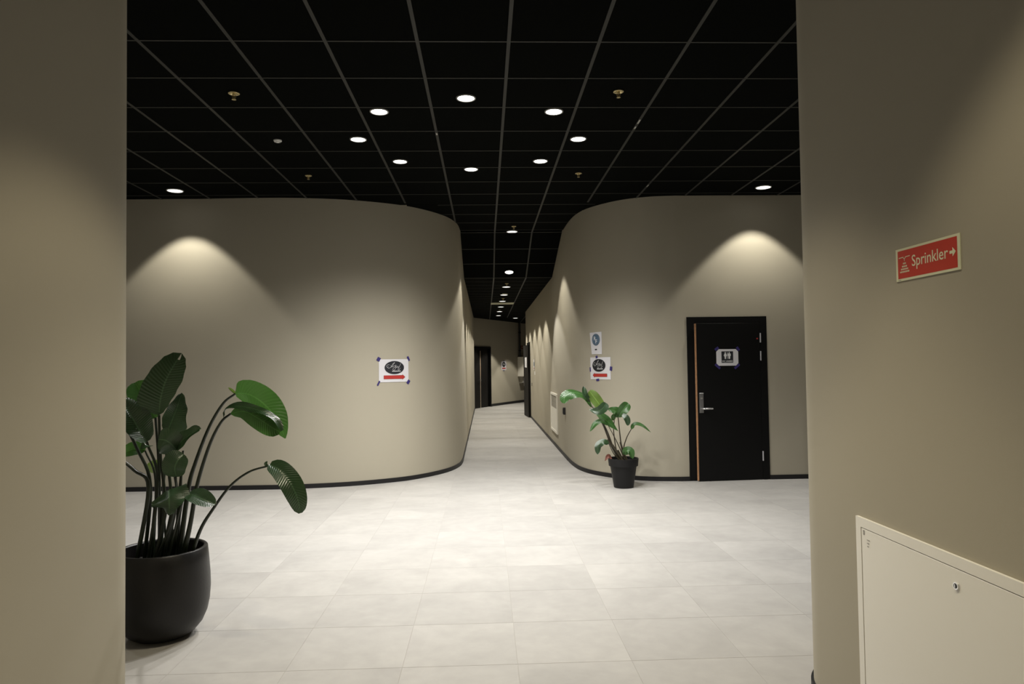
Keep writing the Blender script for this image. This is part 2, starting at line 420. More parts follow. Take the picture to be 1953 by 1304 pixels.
for k in range(8):
    a = PI/2 - k*PI/4
    lamp(-.125+1.035*math.cos(a), 6.655+1.035*math.sin(a), 'white round downlight, '+ring_names[k], 'ring of eight ceiling lamps', r=.066, watts=LAMP_W*1.15, size=math.radians(138), blend=.9)
lamp(-3.67, 8.58, 'round white downlight close to the left curved wall', 'lamps beside the curved walls', m=M_EMIT2, watts=LAMP_W*.52, col=WASH_COL, trim=M_WTRIM)
lamp(3.44, 8.55, 'round white downlight above the restroom door', 'lamps beside the curved walls', m=M_EMIT2, watts=LAMP_W*.52, col=WASH_COL, trim=M_WTRIM)
for x, w_ in ((-6.6, 'left'), (6.4, 'right')): lamp(x, 8.55, 'round white downlight out of view, far along the '+w_+' curved wall', 'lamps beside the curved walls out of view', watts=LAMP_W*.8)
lamp(.46, 11.38-.02, 'flat white downlight under the high ceiling at the corridor mouth, by a sprinkler', 'lamps along the corridor', r=.078, m=M_EMIT2, watts=LAMP_W*.75, size=math.radians(98), blend=.18, col=WASH_COL, trim=M_WTRIM)
ys = 12.945; lamp(.46, ys, 'round downlight on the sloping strip of corridor ceiling', 'lamps along the corridor', z=CEIL+(LOW-CEIL)*(ys-SLOPE0)/(SLOPE1-SLOPE0), r=.07, m=M_EMIT, watts=LAMP_W*.8, tilt=sl, trim=M_WTRIM)
cn = ['first downlight on the low corridor ceiling', 'second downlight on the low corridor ceiling, next to the round detector', 'corridor downlight just in front of the pale ceiling strip',
      'corridor downlight just beyond the pale ceiling strip', 'second corridor downlight beyond the pale ceiling strip', 'last downlight of the corridor row before the end wall']
for y, n in zip((14.75, 16.45, 18.1, 19.9, 21.65, 23.45), cn): lamp(.46, y, n, 'lamps along the corridor', z=LOW, m=M_EMIT2, watts=LAMP_W*.85, size=math.radians(100), blend=.18, col=WASH_COL, r=.078, trim=M_WTRIM)
lamp(1.08, 24.85, 'lone downlight right of the corridor row, near the black pipe', 'lamps along the corridor', z=LOW, m=M_EMIT2, watts=LAMP_W*1.0, col=WASH_COL, trim=M_WTRIM)
lamp(2.0, 26.2, 'downlight beyond the corner of the right corridor wall, out of view', 'lamps beyond the corridor corner', z=LOW, m=M_EMIT2, watts=LAMP_W*1.0, col=WASH_COL, trim=M_WTRIM)
for x, y, w_ in ((-.4, 2.68, 'in the opening, nearer the left near wall'), (.12, 3.1, 'in the opening, nearer the right near wall'), (.5, 1.33, 'above the camera')): lamp(x, y, 'round downlight '+w_+', out of view', 'lamps of the near passage', watts=LAMP_W*.50, col=WARM_COL, blend=.35)
for x, w_ in ((-4.6, 'left'), (4.6, 'right')): lamp(x, 5.4, 'round downlight in the '+w_+' side arm of the lobby, out of view', 'lamps of the side arms', watts=LAMP_W*.5, size=math.radians(130), blend=.9)

# ---------------------------------------------------------------- sprinklers and detectors
def sprinkler(x, y, label, z=CEIL, s=1.0):
    t = thing('sprinkler_head', (x, y, z), label, 'sprinkler', 'sprinkler heads in the ceiling'); t.scale = (s, s, s)
    b = MB(); b.lathe([(.036, 0), (.037, -.006), (.031, -.008), (.016, .0), (.014, .004)], 28); b.build('escutcheon', M_BRASS, t, smooth=True)
    b = MB(); b.lathe([(.011, .003), (.011, -.014), (.008, -.018), (.003, -.019)], 16, capt=True)
    for a in (0, PI): b.tube([(.010*math.cos(a), 0, -.012), (.013*math.cos(a), 0, -.026), (.003*math.cos(a), 0, -.042)], .0022, 6)
    b.tube([(0, 0, -.018), (0, 0, -.044)], .0035, 8); b.build('nozzle', M_BRASS, t, smooth=True)
    b = MB(); b.lathe([(.001, -.043), (.014, -.044), (.0145, -.046), (.001, -.047)], 20); b.build('deflector', M_BRASS, t, smooth=True)
sprinkler(-1.91, 5.51, 'brass sprinkler head, nearest one left of the ring of lamps', s=1.15)
sprinkler(1.07, 5.47, 'brass sprinkler head, nearest one right of the ring of lamps', s=1.1)
sprinkler(-1.93, 7.91, 'brass sprinkler head above the left curved wall')
sprinkler(1.07, 7.86, 'brass sprinkler head above the right curved wall, beyond the rightmost ring lamp')
sprinkler(.47, 10.9, 'brass sprinkler head at the corridor mouth, in front of the flat lamp')
sprinkler(.45, 14.1, 'small sprinkler head between the first lamps of the low corridor ceiling', z=LOW)
sprinkler(.46, 17.3, 'small sprinkler head in front of the pale strip of the corridor ceiling', z=LOW)
sprinkler(.45, 21.0, 'small sprinkler head beyond the pale strip of the corridor ceiling', z=LOW)
def detector(x, y, label, z, r, m, cat='detector'):
    t = thing('smoke_detector', (x, y, z), label, cat)
    b = MB(); b.lathe([(r, 0), (r*.98, -.010), (r*.75, -.018), (r*.70, -.012), (r*.45, -.012), (r*.40, -.022), (.001, -.023)], 32); b.build('detector_body', m, t, smooth=True)
    b = MB()
    for k in range(6):
        a = k*PI/3; b.box((-.003, r*.47, -.0135), (.003, r*.68, -.0125), Matrix.Rotation(a, 4, 'Z'))
    tag(b.build('detector_vent', M_DARKPL, t), kind='stuff')
detector(-1.91, 6.67, 'small round pale speaker or detector left of the leftmost ring lamp', CEIL, .038, M_WTRIM)
detector(.47, 16.15, 'round greenish smoke detector beside a corridor lamp', LOW, .065, M_PALE)

# ---------------------------------------------------------------- doors
# door 1: restroom door, hinged right, a little open towards the room
Y1 = 8.97
def make_frame(root, x0, x1, zt, yf, fw=.09, depth=.16, proud=.012, m=M_FRAME):
    b = MB(); b.box((x0, yf-proud, 0), (x0+fw, yf+depth, zt)); b.box((x1-fw, yf-proud, 0), (x1, yf+depth, zt)); b.box((x0+fw, yf-proud, zt-fw+.01), (x1-fw, yf+depth, zt))
    b.box((x0+fw, yf+.05, 0), (x0+fw+.014, yf+depth, zt-fw+.01)); b.box((x0+fw+.014, yf+.05, zt-fw-.004), (x1-fw, yf+depth, zt-fw+.01))
    return b.build('door_frame', m, root, bevel=.0015)
d1 = bpy.data.objects.new('door_1', None); C.objects.link(d1); tagS(d1)
make_frame(d1, D1[0], D1[1], D1T, Y1)
boxobj('dark_backing', (D1[0]+.05, Y1+.13, 0), (D1[1]-.05, Y1+.15, D1T-.05), M_FRAME, d1)
boxobj('rebate_light', (D1[0]+.080, Y1-.008, .01), (D1[0]+.092, Y1+.045, D1T-.075), M_PALEEDGE, d1)  # pale strip imitating light on the inner rebate of the frame
lw = D1[1]-D1[0]-.18-.006; HX = D1[1]-.092; ang = math.radians(4.2)
LM = Matrix.Translation((HX, Y1-.012, 0)) @ Matrix.Rotation(ang, 4, 'Z')
leaf = MB(); leaf.box((-lw, 0, .008), (0, .042, D1T-.085), LM); leaf = leaf.build('door_leaf', M_DOOR, d1, bevel=.0015)
tag(leaf, 'black door leaf standing slightly open')
def lbox(name, lo, hi, m, parent, bevel=0):
    b = MB(); b.box(lo, hi, LM); return b.build(name, m, parent, bevel=bevel)
lbox('leaf_edge', (-lw-.0045, .003, .010), (-lw-.0005, .041, D1T-.087), M_WOOD, leaf)
lbox('edge_lip', (-lw+.0, -.0022, .008), (-lw+.003, -.0003, D1T-.087), M_WOOD, leaf)
lbox('lock_plate', (-lw+.025, -.010, .86), (-lw+.080, -.0005, 1.11), M_STEEL, leaf, .002)
b = MB(); hx = -lw+.055
b.tube([LM @ Vector(p) for p in ((hx, -.009, .915), (hx, -.05, .915), (hx+.012, -.062, .915), (hx+.06, -.064, .915), (hx+.125, -.062, .914))], [.011, .010, .011, .0105, .009], 12)
b.build('door_handle', M_CHROME, leaf, smooth=True)
b = MB(); b.tube([LM @ Vector((hx, -.010, 1.045)), LM @ Vector((hx, -.016, 1.045))], .013, 16); b.build('lock_cylinder', M_CHROME, leaf, smooth=True)
for z in (1.80, 1.57, .30):
    b = MB(); b.tube([(HX+.004, Y1-.022, z-.06), (HX+.004, Y1-.022, z+.06)], .0085, 12); b.build('hinge', M_HINGE, d1, smooth=True)
b = MB(); b.tube([LM @ Vector((-.035, -.0008, 1.79)), LM @ Vector((-.035, -.004, 1.79))], .010, 12); b.build('sticker_dot', M_REDINK, leaf)
# door 2: the next door to the right, only the edge of its frame shows
d2 = bpy.data.objects.new('door_2', None); C.objects.link(d2); tagS(d2)
make_frame(d2, 4.11, 5.16, D1T, Y1); boxobj('door_leaf', (4.203, Y1+.0, .008), (5.067, Y1+.042, D1T-.085), M_DOOR, d2)
# door 3: in the right corridor wall, leaf swung out a little; hinge near, lock far
d3 = bpy.data.objects.new('door_3', None); C.objects.link(d3); tagS(d3)
b = MB(); y0, y1 = 19.95, 21.10
b.box((XR-.025, y0, 0), (XR+.12, y0+.07, 2.12)); b.box((XR-.025, y1-.07, 0), (XR+.12, y1, 2.12)); b.box((XR-.025, y0+.07, 2.05), (XR+.12, y1-.07, 2.12))
b.build('door_frame', M_FRAME, d3, bevel=.002)
boxobj('dark_backing', (XR+.10, y0+.05, 0), (XR+.11, y1-.05, 2.1), M_FRAME, d3)
L3 = Matrix.Translation((XR-.022, y0+.06, 0)) @ Matrix.Rotation(math.radians(4.2), 4, 'Z')
b = MB(); b.box((-.042, 0, .01), (0, .97, 2.04), L3); leaf3 = b.build('door_leaf', M_DOOR2, d3, bevel=.002)
b = MB(); b.tube([L3 @ Vector(p) for p in ((-.043, .91, .97), (-.10, .91, .97), (-.105, .90, .97), (-.105, .79, .97))], .010, 8); b.build('door_handle', M_CHROME, leaf3, smooth=True)
b = MB(); b.box((-.048, .88, .86), (-.0425, .94, 1.1), L3); b.build('lock_plate', M_STEEL, leaf3)
# door 4: double door in the end wall
E = Matrix.Translation((-.6, 23.94, 0)) @ Matrix.Rotation(math.atan2(eu.y, eu.x), 4, 'Z')    # x along the wall, -y into the corridor
d4 = bpy.data.objects.new('door_4', None); C.objects.link(d4); tagS(d4)
def ebox(name, lo, hi, m, parent, bevel=0, M=E):
    b = MB(); b.box(lo, hi, M); return b.build(name, m, parent, bevel=bevel)
a0, a1 = SE
b = MB(); b.box((a0, -.03, 0), (a0+.07, .12, 2.13), E); b.box((a1-.07, -.03, 0), (a1, .12, 2.13), E); b.box((a0+.07, -.03, 2.06), (a1-.07, .12, 2.13), E); b.build('door_frame', M_FRAME, d4)
ebox('dark_backing', (a0+.05, .10, 0), (a1-.05, .11, 2.1), M_FRAME, d4)
xm = .96
lf = ebox('door_leaf', (a0+.075, -.01, .01), (xm-.02, .032, 2.05), M_DOOR2, d4)
ebox('leaf_edge', (xm-.0195, -.014, .01), (xm+.004, .03, 1.98), M_PALEEDGE, lf); ebox('leaf_lip', (xm+.0045, -.012, 1.1), (xm+.018, .03, 1.98), M_WOOD, lf)
b = MB(); b.tube([E @ Vector(p) for p in ((xm-.06, -.012, .97), (xm-.06, -.07, .97), (xm-.16, -.07, .97))], .010, 8); b.build('door_handle', M_CHROME, lf)
ebox('door_leaf', (xm+.02, .02, .01), (a1-.20, .06, 2.05), M_DOOR2, d4)
ebox('door_side_panel', (a1-.195, .05, .01), (a1-.075, .09, 2.05), M_FRAME, d4)

# ---------------------------------------------------------------- flat printed things mapped on a surface
class Surf:
    """maps (u, v, off) in metres on a wall or a door to the scene"""
    def __init__(s, fn): s.fn = fn
    def __call__(s, u, v, o): return s.fn(u, v, o)
def on_path(path, x, y, z, flip):
    q = path.near(x, y)
    def fn(u, v, o):
        p = path.pos(q+(u if not flip else -u), o); return Vector((p.x, p.y, z+v))
    return Surf(fn)
def on_mat(M):        # M: x right, z up, -y towards the viewer
    return Surf(lambda u, v, o: M @ Vector((u, -o, v)))
def sheet(name, S_, corners, off, m, parent, n=8, th=.0012, curl=0):
    """a four-cornered sheet (bl, br, tr, tl) with a thickness, divided so that it follows the wall"""
    b = MB(); bl, br, tr, tl = [Vector(c) for c in corners]; N = n+1
    for side in (0, 1):
        for j in range(N):
            for i in range(N):
                u, v = i/n, j/n; p = bl.lerp(br, u).lerp(tl.lerp(tr, u), v)
                lift = curl*(max(0, 2*abs(u-.5)-.6)**2+max(0, 2*abs(v-.5)-.7)**2)
                b.v.append(tuple(S_(p.x, p.y, off+lift-(th if side else 0))))
    for j in range(n):
        for i in range(n):
            a = j*N+i; b.f.append((a, a+1, a+1+N, a+N)); c = a+N*N; b.f.append((c+N, c+1+N, c+1, c))
    for i in range(n):
        for a, c in (((i, 0), (i+1, 0)), ((i+1, n), (i, n)), ((0, i+1), (0, i)), ((n, i), (n, i+1))):
            A = a[1]*N+a[0]; B = c[1]*N+c[0]; b.f.append((B, A, A+N*N, B+N*N))
    return b.build(name, m, parent, smooth=False)
def poly(name, S_, pts, off, m, parent):
    b = MB(); c = sum((Vector((p[0], p[1])) for p in pts), Vector((0, 0)))/len(pts)
    b.v.append(tuple(S_(c.x, c.y, off)))
    for p in pts: b.v.append(tuple(S_(p[0], p[1], off)))
    for k in range(len(pts)): b.f.append((0, 1+k, 1+(k+1) % len(pts)))
    return b.build(name, m, parent)
def ellipse(cx, cy, rx, ry, n=40): return [(cx+rx*math.cos(2*PI*k/n), cy+ry*math.sin(2*PI*k/n)) for k in range(n)]
def disc(name, S_, cx, cy, rx, ry, off, m, parent, n=22):
    b = MB()
    for k in range(n+1):
        x = -math.cos(PI*k/n); h = math.sqrt(max(0, 1-x*x)); 
        b.v += [tuple(S_(cx+x*rx, cy-h*ry, off)), tuple(S_(cx+x*rx, cy+h*ry, off))]
    for k in range(n): b.f.append((2*k, 2*k+2, 2*k+3, 2*k+1))
    return b.build(name, m, parent)
def strokes(name, S_, lines, wd, off, m, parent):
    b = MB()
    for ln in lines:
        P = spline([Vector((x, y)) for x, y in ln], 4) if len(ln) > 2 else [Vector(q) for q in ln]
        for i in range(len(P)-1):
            d = P[i+1]-P[i]
            if d.length < 1e-7: continue
            d.normalize(); n = Vector((-d.y, d.x))*wd/2; e = d*wd*.25
            A, B = P[i]-e, P[i+1]+e
            b.quad(*[S_(q.x, q.y, off) for q in (A-n, B-n, B+n, A+n)])
    return b.build(name, m, parent)
def rects(name, S_, rs, off, m, parent):
    b = MB()
    for x0, y0, x1, y1 in rs: b.quad(S_(x0, y0, off), S_(x1, y0, off), S_(x1, y1, off), S_(x0, y1, off))
    return b.build(name, m, parent)
def text(name, S_, s, cx, cy, size, wide, off, m, parent, bold=0):
    cu = bpy.data.curves.new(name, 'FONT'); cu.body = s; cu.size = 1; cu.offset = bold; cu.resolution_u = 3
    t = bpy.data.objects.new(name, cu); C.objects.link(t); bpy.context.view_layer.update()
    me = bpy.data.meshes.new_from_object(t); C.objects.unlink(t); bpy.data.objects.remove(t)
    xs = [v.co.x for v in me.vertices]; ysv = [v.co.y for v in me.vertices]
    w_, x0 = max(xs)-min(xs), min(xs); 
    for v in me.vertices:
        v.co = S_(cx+((v.co.x-x0)/w_-.5)*wide, cy+v.co.y*size, off)
    me.materials.append(m)
    return obj(name, me, parent)
def tape(S_, cx, cy, w_, h_, rot, parent, off=.006):
    c, s_ = math.cos(math.radians(rot)), math.sin(math.radians(rot))
    P = [(cx+x*c-y*s_, cy+x*s_+y*c) for x, y in ((-w_/2, -h_/2), (w_/2, -h_/2), (w_/2, h_/2), (-w_/2, h_/2))]
    return sheet('tape', S_, P, off, M_TAPE, parent, n=2, th=.0008)
def rooted(name, S_, label, cat, group=None):
    return thing(name, S_(0, 0, 0), label, cat, group)
LOGO = [[(610,445),(570,438),(535,460),(525,500),(545,522),(590,505)], [(590,505),(558,522),(568,548),(600,552),(645,525),(668,490),(655,470),(668,455)],
 [(655,520),(700,470),(738,410),(770,366),(745,378),(705,425),(712,480)], [(680,520),(720,500),(770,470),(812,455),(800,500),(742,540),(712,595),(738,625),(780,590),(800,520),(803,480)],
 [(803,500),(822,535),(848,505),(862,480),(850,520),(868,535),(893,500)], [(955,402),(935,455),(905,520),(872,590),(882,618),(915,600),(940,550)]]
def logo_sheet(S_, root, flipd, w_=.42, h_=.297, corners=None, dims=(915, 765), org=(300, 255), oval=(765, 535, 300, 220), arrow=(445, 1095, 857, 55)):
    sx, sy = w_/dims[0], h_/dims[1]
    X = lambda x: (x-org[0]-dims[0]/2)*sx
    Yv = lambda y: -(y-org[1]-dims[1]/2)*sy
    c = corners or [(-w_/2, -h_/2), (w_/2, -h_/2), (w_/2, h_/2), (-w_/2, h_/2)]
    sh = sheet('paper', S_, c, .005, M_PAPER, root, n=16, curl=.003)
    ox, oy, rx, ry = oval
    disc('oval_logo', S_, X(ox), Yv(oy), rx*sx, ry*sy, .0085, M_INK, sh)
    strokes('logo_script', S_, [[(X(ox+(x-765)), Yv(oy+(y-535))) for x, y in ln] for ln in LOGO], .0030, .0105, M_WHITE, sh)
    rects('logo_caption', S_, [(X(ox-72+k*22), Yv(oy+135), X(ox-72+k*22+17), Yv(oy+108)) for k in range(12)], .0105, M_WHITE, sh)
    x0, x1, yc, hh = arrow; d = 1 if not flipd else -1
    if flipd: x0, x1 = x1, x0
    nk = x1-d*85; e = 5
    for nm, gr, m_, o in (('arrow_outline', 7, M_REDDARK, .0075), ('arrow', 0, M_REDINK, .0092)):
        b = MB(); y = hh+gr; xs0, xs1 = X(x0-d*gr), X(nk+d*e)
        for q in range(12):
            ua, ub = xs0+(xs1-xs0)*q/12, xs0+(xs1-xs0)*(q+1)/12
            b.quad(S_(ua, Yv(yc+y), o), S_(ub, Yv(yc+y), o), S_(ub, Yv(yc-y), o), S_(ua, Yv(yc-y), o))
        n = len(b.v); b.v += [tuple(S_(X(nk), Yv(yc+hh+32+gr), o)), tuple(S_(X(x1+d*gr*1.5), Yv(yc), o)), tuple(S_(X(nk), Yv(yc-hh-32-gr), o))]; b.f.append((n, n+1, n+2))
        b.build(nm, m_, sh)
    return sh
def world_parent(root):
    """keep world-space meshes in place under a moved Empty"""
    bpy.context.view_layer.update()
    inv = root.matrix_world.inverted()
    for c in root.children:
        if not c.get('placed'): c.matrix_parent_inverse = inv
# left poster on the curved wall
SL = on_path(pathL, -1.19, 9.36, 1.445, False)
t = rooted('paper_sign', SL, 'white paper with black oval logo and red arrow pointing right, on the left curved wall', 'paper sign', 'logo posters')
logo_sheet(SL, t, False)
tape(SL, -.212, .150, .045, .05, -30, t); tape(SL, .212, .156, .028, .062, 25, t); tape(SL, -.215, -.160, .022, .065, -28, t); tape(SL, .208, -.152, .04, .055, -35, t)
world_parent(t)
# right poster
SR = on_path(pathR, 1.565, 9.47, 1.435, True)
SR = on_path(pathR, 1.535, 9.50, 1.435, True)
t = rooted('paper_sign', SR, 'white paper with black oval logo and red arrow pointing left, above the small plant', 'paper sign', 'logo posters')
logo_sheet(SR, t, True, w_=.40, h_=.297, oval=(715, 535, 300, 220), arrow=(430, 1070, 875, 50))
tape(SR, -.06, .152, .04, .035, 10, t); tape(SR, .205, -.004, .04, .055, -8, t); tape(SR, -.205, -.015, .028, .06, 5, t); tape(SR, -.045, -.155, .06, .032, 8, t)
world_parent(t)
SR2 = on_path(pathR, 1.500, 9.56, 1.775, True)
t = rooted('paper_sign', SR2, 'narrow white paper with slate blue round RF emblem, above the logo poster', 'paper sign')
sh = sheet('paper', SR2, [(-.095, -.148), (.115, -.15), (.115, .15), (-.135, .145)], .004, M_PAPER, t, n=6, curl=.006)
poly('round_emblem', SR2, ellipse(.0, .047, .083, .080), .0066, M_LOGOBLUE, sh)
M_RIM = mat('emblem_rim', (.16, .22, .28), .7)
strokes('emblem_rim', SR2, [ellipse(.0, .047, .070, .068, 24)+[(.070, .047)]], .012, .0072, M_RIM, sh)
text('emblem_letter', SR2, 'R', -.018, .040, .072, .040, .0080, M_WHITE, sh, .01); text('emblem_letter', SR2, 'F', .012, -.002, .072, .034, .0080, M_WHITE, sh, .01)
rects('printed_mark', SR2, [(-.022, -.094, .022, -.078)], .0066, M_INK, sh)
world_parent(t)
# restroom sign on the door leaf (leaf frame: x along the leaf, front is -y)
SD = on_mat(LM @ Matrix.Translation((-lw/2-.016, 0, 1.555)))
t = rooted('paper_sign', SD, 'white paper restroom sign taped by four blue strips on the black door', 'paper sign')
w2, h2, k = .145, .105, .032
oct_ = [(-w2+k, -h2), (w2-k, -h2), (w2, -h2+k), (w2, h2-k), (w2-k, h2), (-w2+k, h2), (-w2, h2-k), (-w2, -h2+k)]
sh = poly('paper', SD, oct_, .003, M_PAPER, t)
rects('black_square', SD, [(-.077, -.067, .077, .077)], .0042, M_INK, sh)
fig = MB()
def figp(pts, nm):
    return poly(nm, SD, pts, .0052, M_WHITE, sh)
figp(ellipse(-.027, .062, .0075, .0075, 14), 'woman_head'); figp([(-.036, .052), (-.018, .052), (-.006, .022), (-.012, .019), (-.019, .035), (-.013, .008), (-.018, .008), (-.018, -.018), (-.036, -.018), (-.036, .008), (-.041, .008), (-.035, .035), (-.042, .019), (-.048, .022)], 'woman_pictogram')
rects('divider_line', SD, [(-.003, -.018, .002, .066)], .0052, M_WHITE, sh)
figp(ellipse(.025, .062, .0075, .0075, 14), 'man_head'); figp([(.013, .052), (.037, .052), (.045, .043), (.045, .017), (.039, .017), (.038, .038), (.036, -.018), (.014, -.018), (.012, .038), (.011, .017), (.005, .017), (.005, .043)], 'man_pictogram')
text('lettering', SD, 'WC UNISEX', 0, -.058, .030, .142, .0052, M_WHITE, sh, .008)
tape(SD, -.138, .112, .055, .032, 35, t, .005); tape(SD, .142, .108, .055, .032, -55, t, .005); tape(SD, -.130, -.112, .085, .030, -42, t, .005); tape(SD, .125, -.115, .085, .030, 40, t, .005)
world_parent(t)
# small sign on the end wall
q_ = (Vector((.69, 26.55))-Vector((-.6, 23.94))).dot(eu)
SE_ = on_mat(E @ Matrix.Translation((q_, 0, 1.45)))
t = rooted('paper_sign', SE_, 'small paper with black oval logo and red bar, on the corridor end wall', 'paper sign')
sh = sheet('paper', SE_, [(-.21, -.165), (.21, -.165), (.21, .165), (-.21, .165)], .004, M_PAPER, t, n=2)
poly('oval_logo', SE_, ellipse(0, .045, .15, .095, 28), .007, M_INK, sh); strokes('logo_script', SE_, [[(-.1, .04), (-.02, .08), (.0, .02), (.08, .07)]], .012, .009, M_WHITE, sh); rects('arrow', SE_, [(-.15, -.12, .15, -.075)], .007, M_REDINK, sh)
tape(SE_, 0, .175, .09, .03, 0, t, .008); tape(SE_, 0, -.18, .09, .03, 0, t, .008); tape(SE_, -.225, .02, .03, .08, 0, t, .008); tape(SE_, .225, .02, .03, .08, 0, t, .008)
world_parent(t)
# paper on the corridor door leaf: face of the leaf at local x=-.042, viewer on -x
P3 = L3 @ Matrix.Translation((-.042, .42, 1.55)) @ Matrix.Rotation(-PI/2, 4, 'Z')
SP3 = on_mat(P3)
t = rooted('paper_sign', SP3, 'plain white sheet on the ajar black corridor door', 'paper sign')
sheet('paper', SP3, [(-.22, -.14), (.2, -.15), (.2, .15), (-.22, .14)], .004, M_PAPER, t, n=3, curl=.01)
world_parent(t)
# papers seen edge on beside that door, and the switch below
SPW = on_path(pathR, XR, 18.38, 1.45, True)
t = rooted('paper_sign', SPW, 'paper notice with blue print on the right corridor wall, seen nearly edge on', 'paper sign')
sh = sheet('paper', SPW, [(-.16, -.10), (.16, -.10), (.16, .17), (-.16, .17)], .004, M_PAPER, t, n=3, curl=.02)
rects('printed_mark', SPW, [(-.11, .0, .11, .10)], .0075, M_LOGOBLUE, sh); rects('printed_mark', SPW, [(-.10, -.075, .10, -.045)], .0075, M_REDINK, sh)
world_parent(t)
def wallbox(name, path, x, y, z, flip, w_, h_, d, m, label, cat, extra=None, off=0):
    S_ = on_path(path, x, y, z, flip); t = rooted(name, S_, label, cat)
    sheet('housing', S_, [(-w_/2, -h_/2), (w_/2, -h_/2), (w_/2, h_/2), (-w_/2, h_/2)], d, m, t, n=2, th=d-.0005)
    if extra: extra(S_, t, d)
    world_parent(t); return t
wallbox('light_switch', pathR, XR, 19.35, .95, True, .08, .08, .012, M_DARKPL, 'tiny dark switch on the corridor wall beside the ajar door', 'switch',
        lambda S_, t, d: sheet('rocker', S_, [(-.025, -.03), (.025, -.03), (.025, .03), (-.025, .03)], d+.004, M_GRILLE, t, n=1, th=.0035))
wallbox('light_switch', pathR, XR, 18.1, 1.27, True, .10, .085, .012, M_WTRIM, 'small white switch plate below the edge-on paper notice', 'switch',
        lambda S_, t, d: sheet('rocker', S_, [(-.03, -.03), (.03, -.03), (.03, .03), (-.03, .03)], d+.004, M_PAPER, t, n=1, th=.0035))
wallbox('wall_socket', pathR, XR, 11.36, .747, True, .10, .11, .035, M_DARKPL, 'small black box on the right corridor wall, left of the plant', 'switch',
        lambda S_, t, d: sheet('cover', S_, [(-.035, -.04), (.035, -.04), (.035, .04), (-.035, .04)], d+.005, M_INK, t, n=1, th=.0045))
# recessed white panel low on the right corridor wall
SV = on_path(pathR, XR, 13.1, .0, True)
t = rooted('access_panel', SV, 'tall white access panel with grey upper grille, low on the right corridor wall', 'access panel')
t.location.z = .26
b = MB()
def vb(u0, v0, u1, v1, o0, o1): 
    P = [SV(u, v, o) for o in (o0, o1) for u, v in ((u0, v0), (u1, v0), (u1, v1), (u0, v1))]; n = len(b.v); b.v += [tuple(p) for p in P]
    b.f += [tuple(n+i for i in q) for q in ((3,2,1,0), (4,5,6,7), (0,1,5,4), (1,2,6,5), (2,3,7,6), (3,0,4,7))]
vb(-.59, .26, -.54, .965, .0005, .022); vb(.54, .26, .59, .965, .0005, .022); vb(-.54, .26, .54, .30, .0005, .022); vb(-.54, .925, .54, .965, .0005, .022)
b.build('panel_frame', M_CABW, t)
b = MB(); vb(-.535, .305, .535, .70, .0005, .012); b.build('panel_door', M_CABW, t)
b = MB(); vb(-.535, .703, .535, .92, .0005, .006); b.build('grille_back', M_GRILLE, t)
for k in range(8):
    b = MB(); z = .712+k*.026; vb(-.53, z, .53, z+.012, .0065, .014); b.build('slat', M_GRILLE, t)
world_parent(t)

# sprinkler sign on the near right wall. u runs towards the camera (to the right in the photo)
SS = on_path(pathNR, XW, 2.457*NK, EYE+.351*NK, False)
u_dir = (SS(.1, 0, 0)-SS(0, 0, 0)).y
if u_dir > 0: SS = on_path(pathNR, XW, 2.457*NK, EYE+.351*NK, True)
SS0 = SS; SS = Surf(lambda u, v, o: SS0(u*NK, v*NK, o))
t = rooted('wall_sign', SS, 'red and cream sprinkler sign with white arrow on the near right wall', 'sign')
hw, hh = .1825, .0605
pl = sheet('sign_plate', SS, [(-hw, -hh), (hw, -hh), (hw, hh), (-hw, hh)], .0035, M_SIGNCREAM, t, n=2, th=.003)
rects('red_field', SS, [(-hw+.013, -hh+.0085, hw-.013, hh-.0085)], .0039, M_SIGNRED, pl)
text('lettering', SS, 'Sprinkler', .021, -.014, .058, .204, .0044, M_SIGNCREAM, pl, .006)
strokes('arrow_shaft', SS, [[(.133, .003), (.147, .003)]], .010, .0044, M_SIGNCREAM, pl); poly('arrow_head', SS, [(.146, -.013), (.163, .003), (.146, .019)], .0045, M_SIGNCREAM, pl)
ix = -.127
strokes('pipe_symbol', SS, [[(ix-.034, .026), (ix-.006, .0265)], [(ix+.006, .0265), (ix+.034, .027)], [(ix-.008, .026), (ix, .019)], [(ix+.008, .026), (ix, .019)], [(ix, .020), (ix, .012)]], .0030, .0044, M_SIGNCREAM, pl)
dr = []
for r_, (n_, z_) in enumerate(((3, .000), (5, -.011), (7, -.021), (9, -.031))):
    for q in range(n_):
        x = ix+(q-(n_-1)/2)*.0066; dr.append((x-.0024, z_, x+.0024, z_+.0062))
rects('water_drops', SS, dr, .0044, M_SIGNCREAM, pl)
rects('small_print', SS, [(-hw+.014+k_*.0045, -hh+.002, -hw+.017+k_*.0045, -hh+.005) for k_ in range(4)], .0039, M_PRINTGREY, pl)
world_parent(t)

# big white cabinet on the near right wall
t = thing('wall_cabinet', (XW, 2.4*NK, .10), 'large white steel wall cabinet with small round lock, under the sprinkler sign', 'cabinet')
X0 = XW; ya, yb_, za, zb_ = 1.55*NK, 2.975*NK, .10, EYE-.66*NK
def cb(name, lo, hi, m, bevel=0, parent=t):
    b = MB(); b.box((lo[0]-XW, lo[1]-2.4*NK, lo[2]-.10), (hi[0]-XW, hi[1]-2.4*NK, hi[2]-.10)); return b.build(name, m, parent, bevel=bevel)
fw = .036; d = .012
b = MB()
for lo, hi in (((X0-d, ya, za), (X0-.0005, ya+fw, zb_)), ((X0-d, yb_-fw, za), (X0-.0005, yb_, zb_)), ((X0-d, ya+fw, za), (X0-.0005, yb_-fw, za+fw)), ((X0-d, ya+fw, zb_-fw), (X0-.0005, yb_-fw, zb_))):
    b.box((lo[0]-XW, lo[1]-2.4*NK, lo[2]-.1), (hi[0]-XW, hi[1]-2.4*NK, hi[2]-.1))
b.build('cabinet_frame', M_CAB, t)
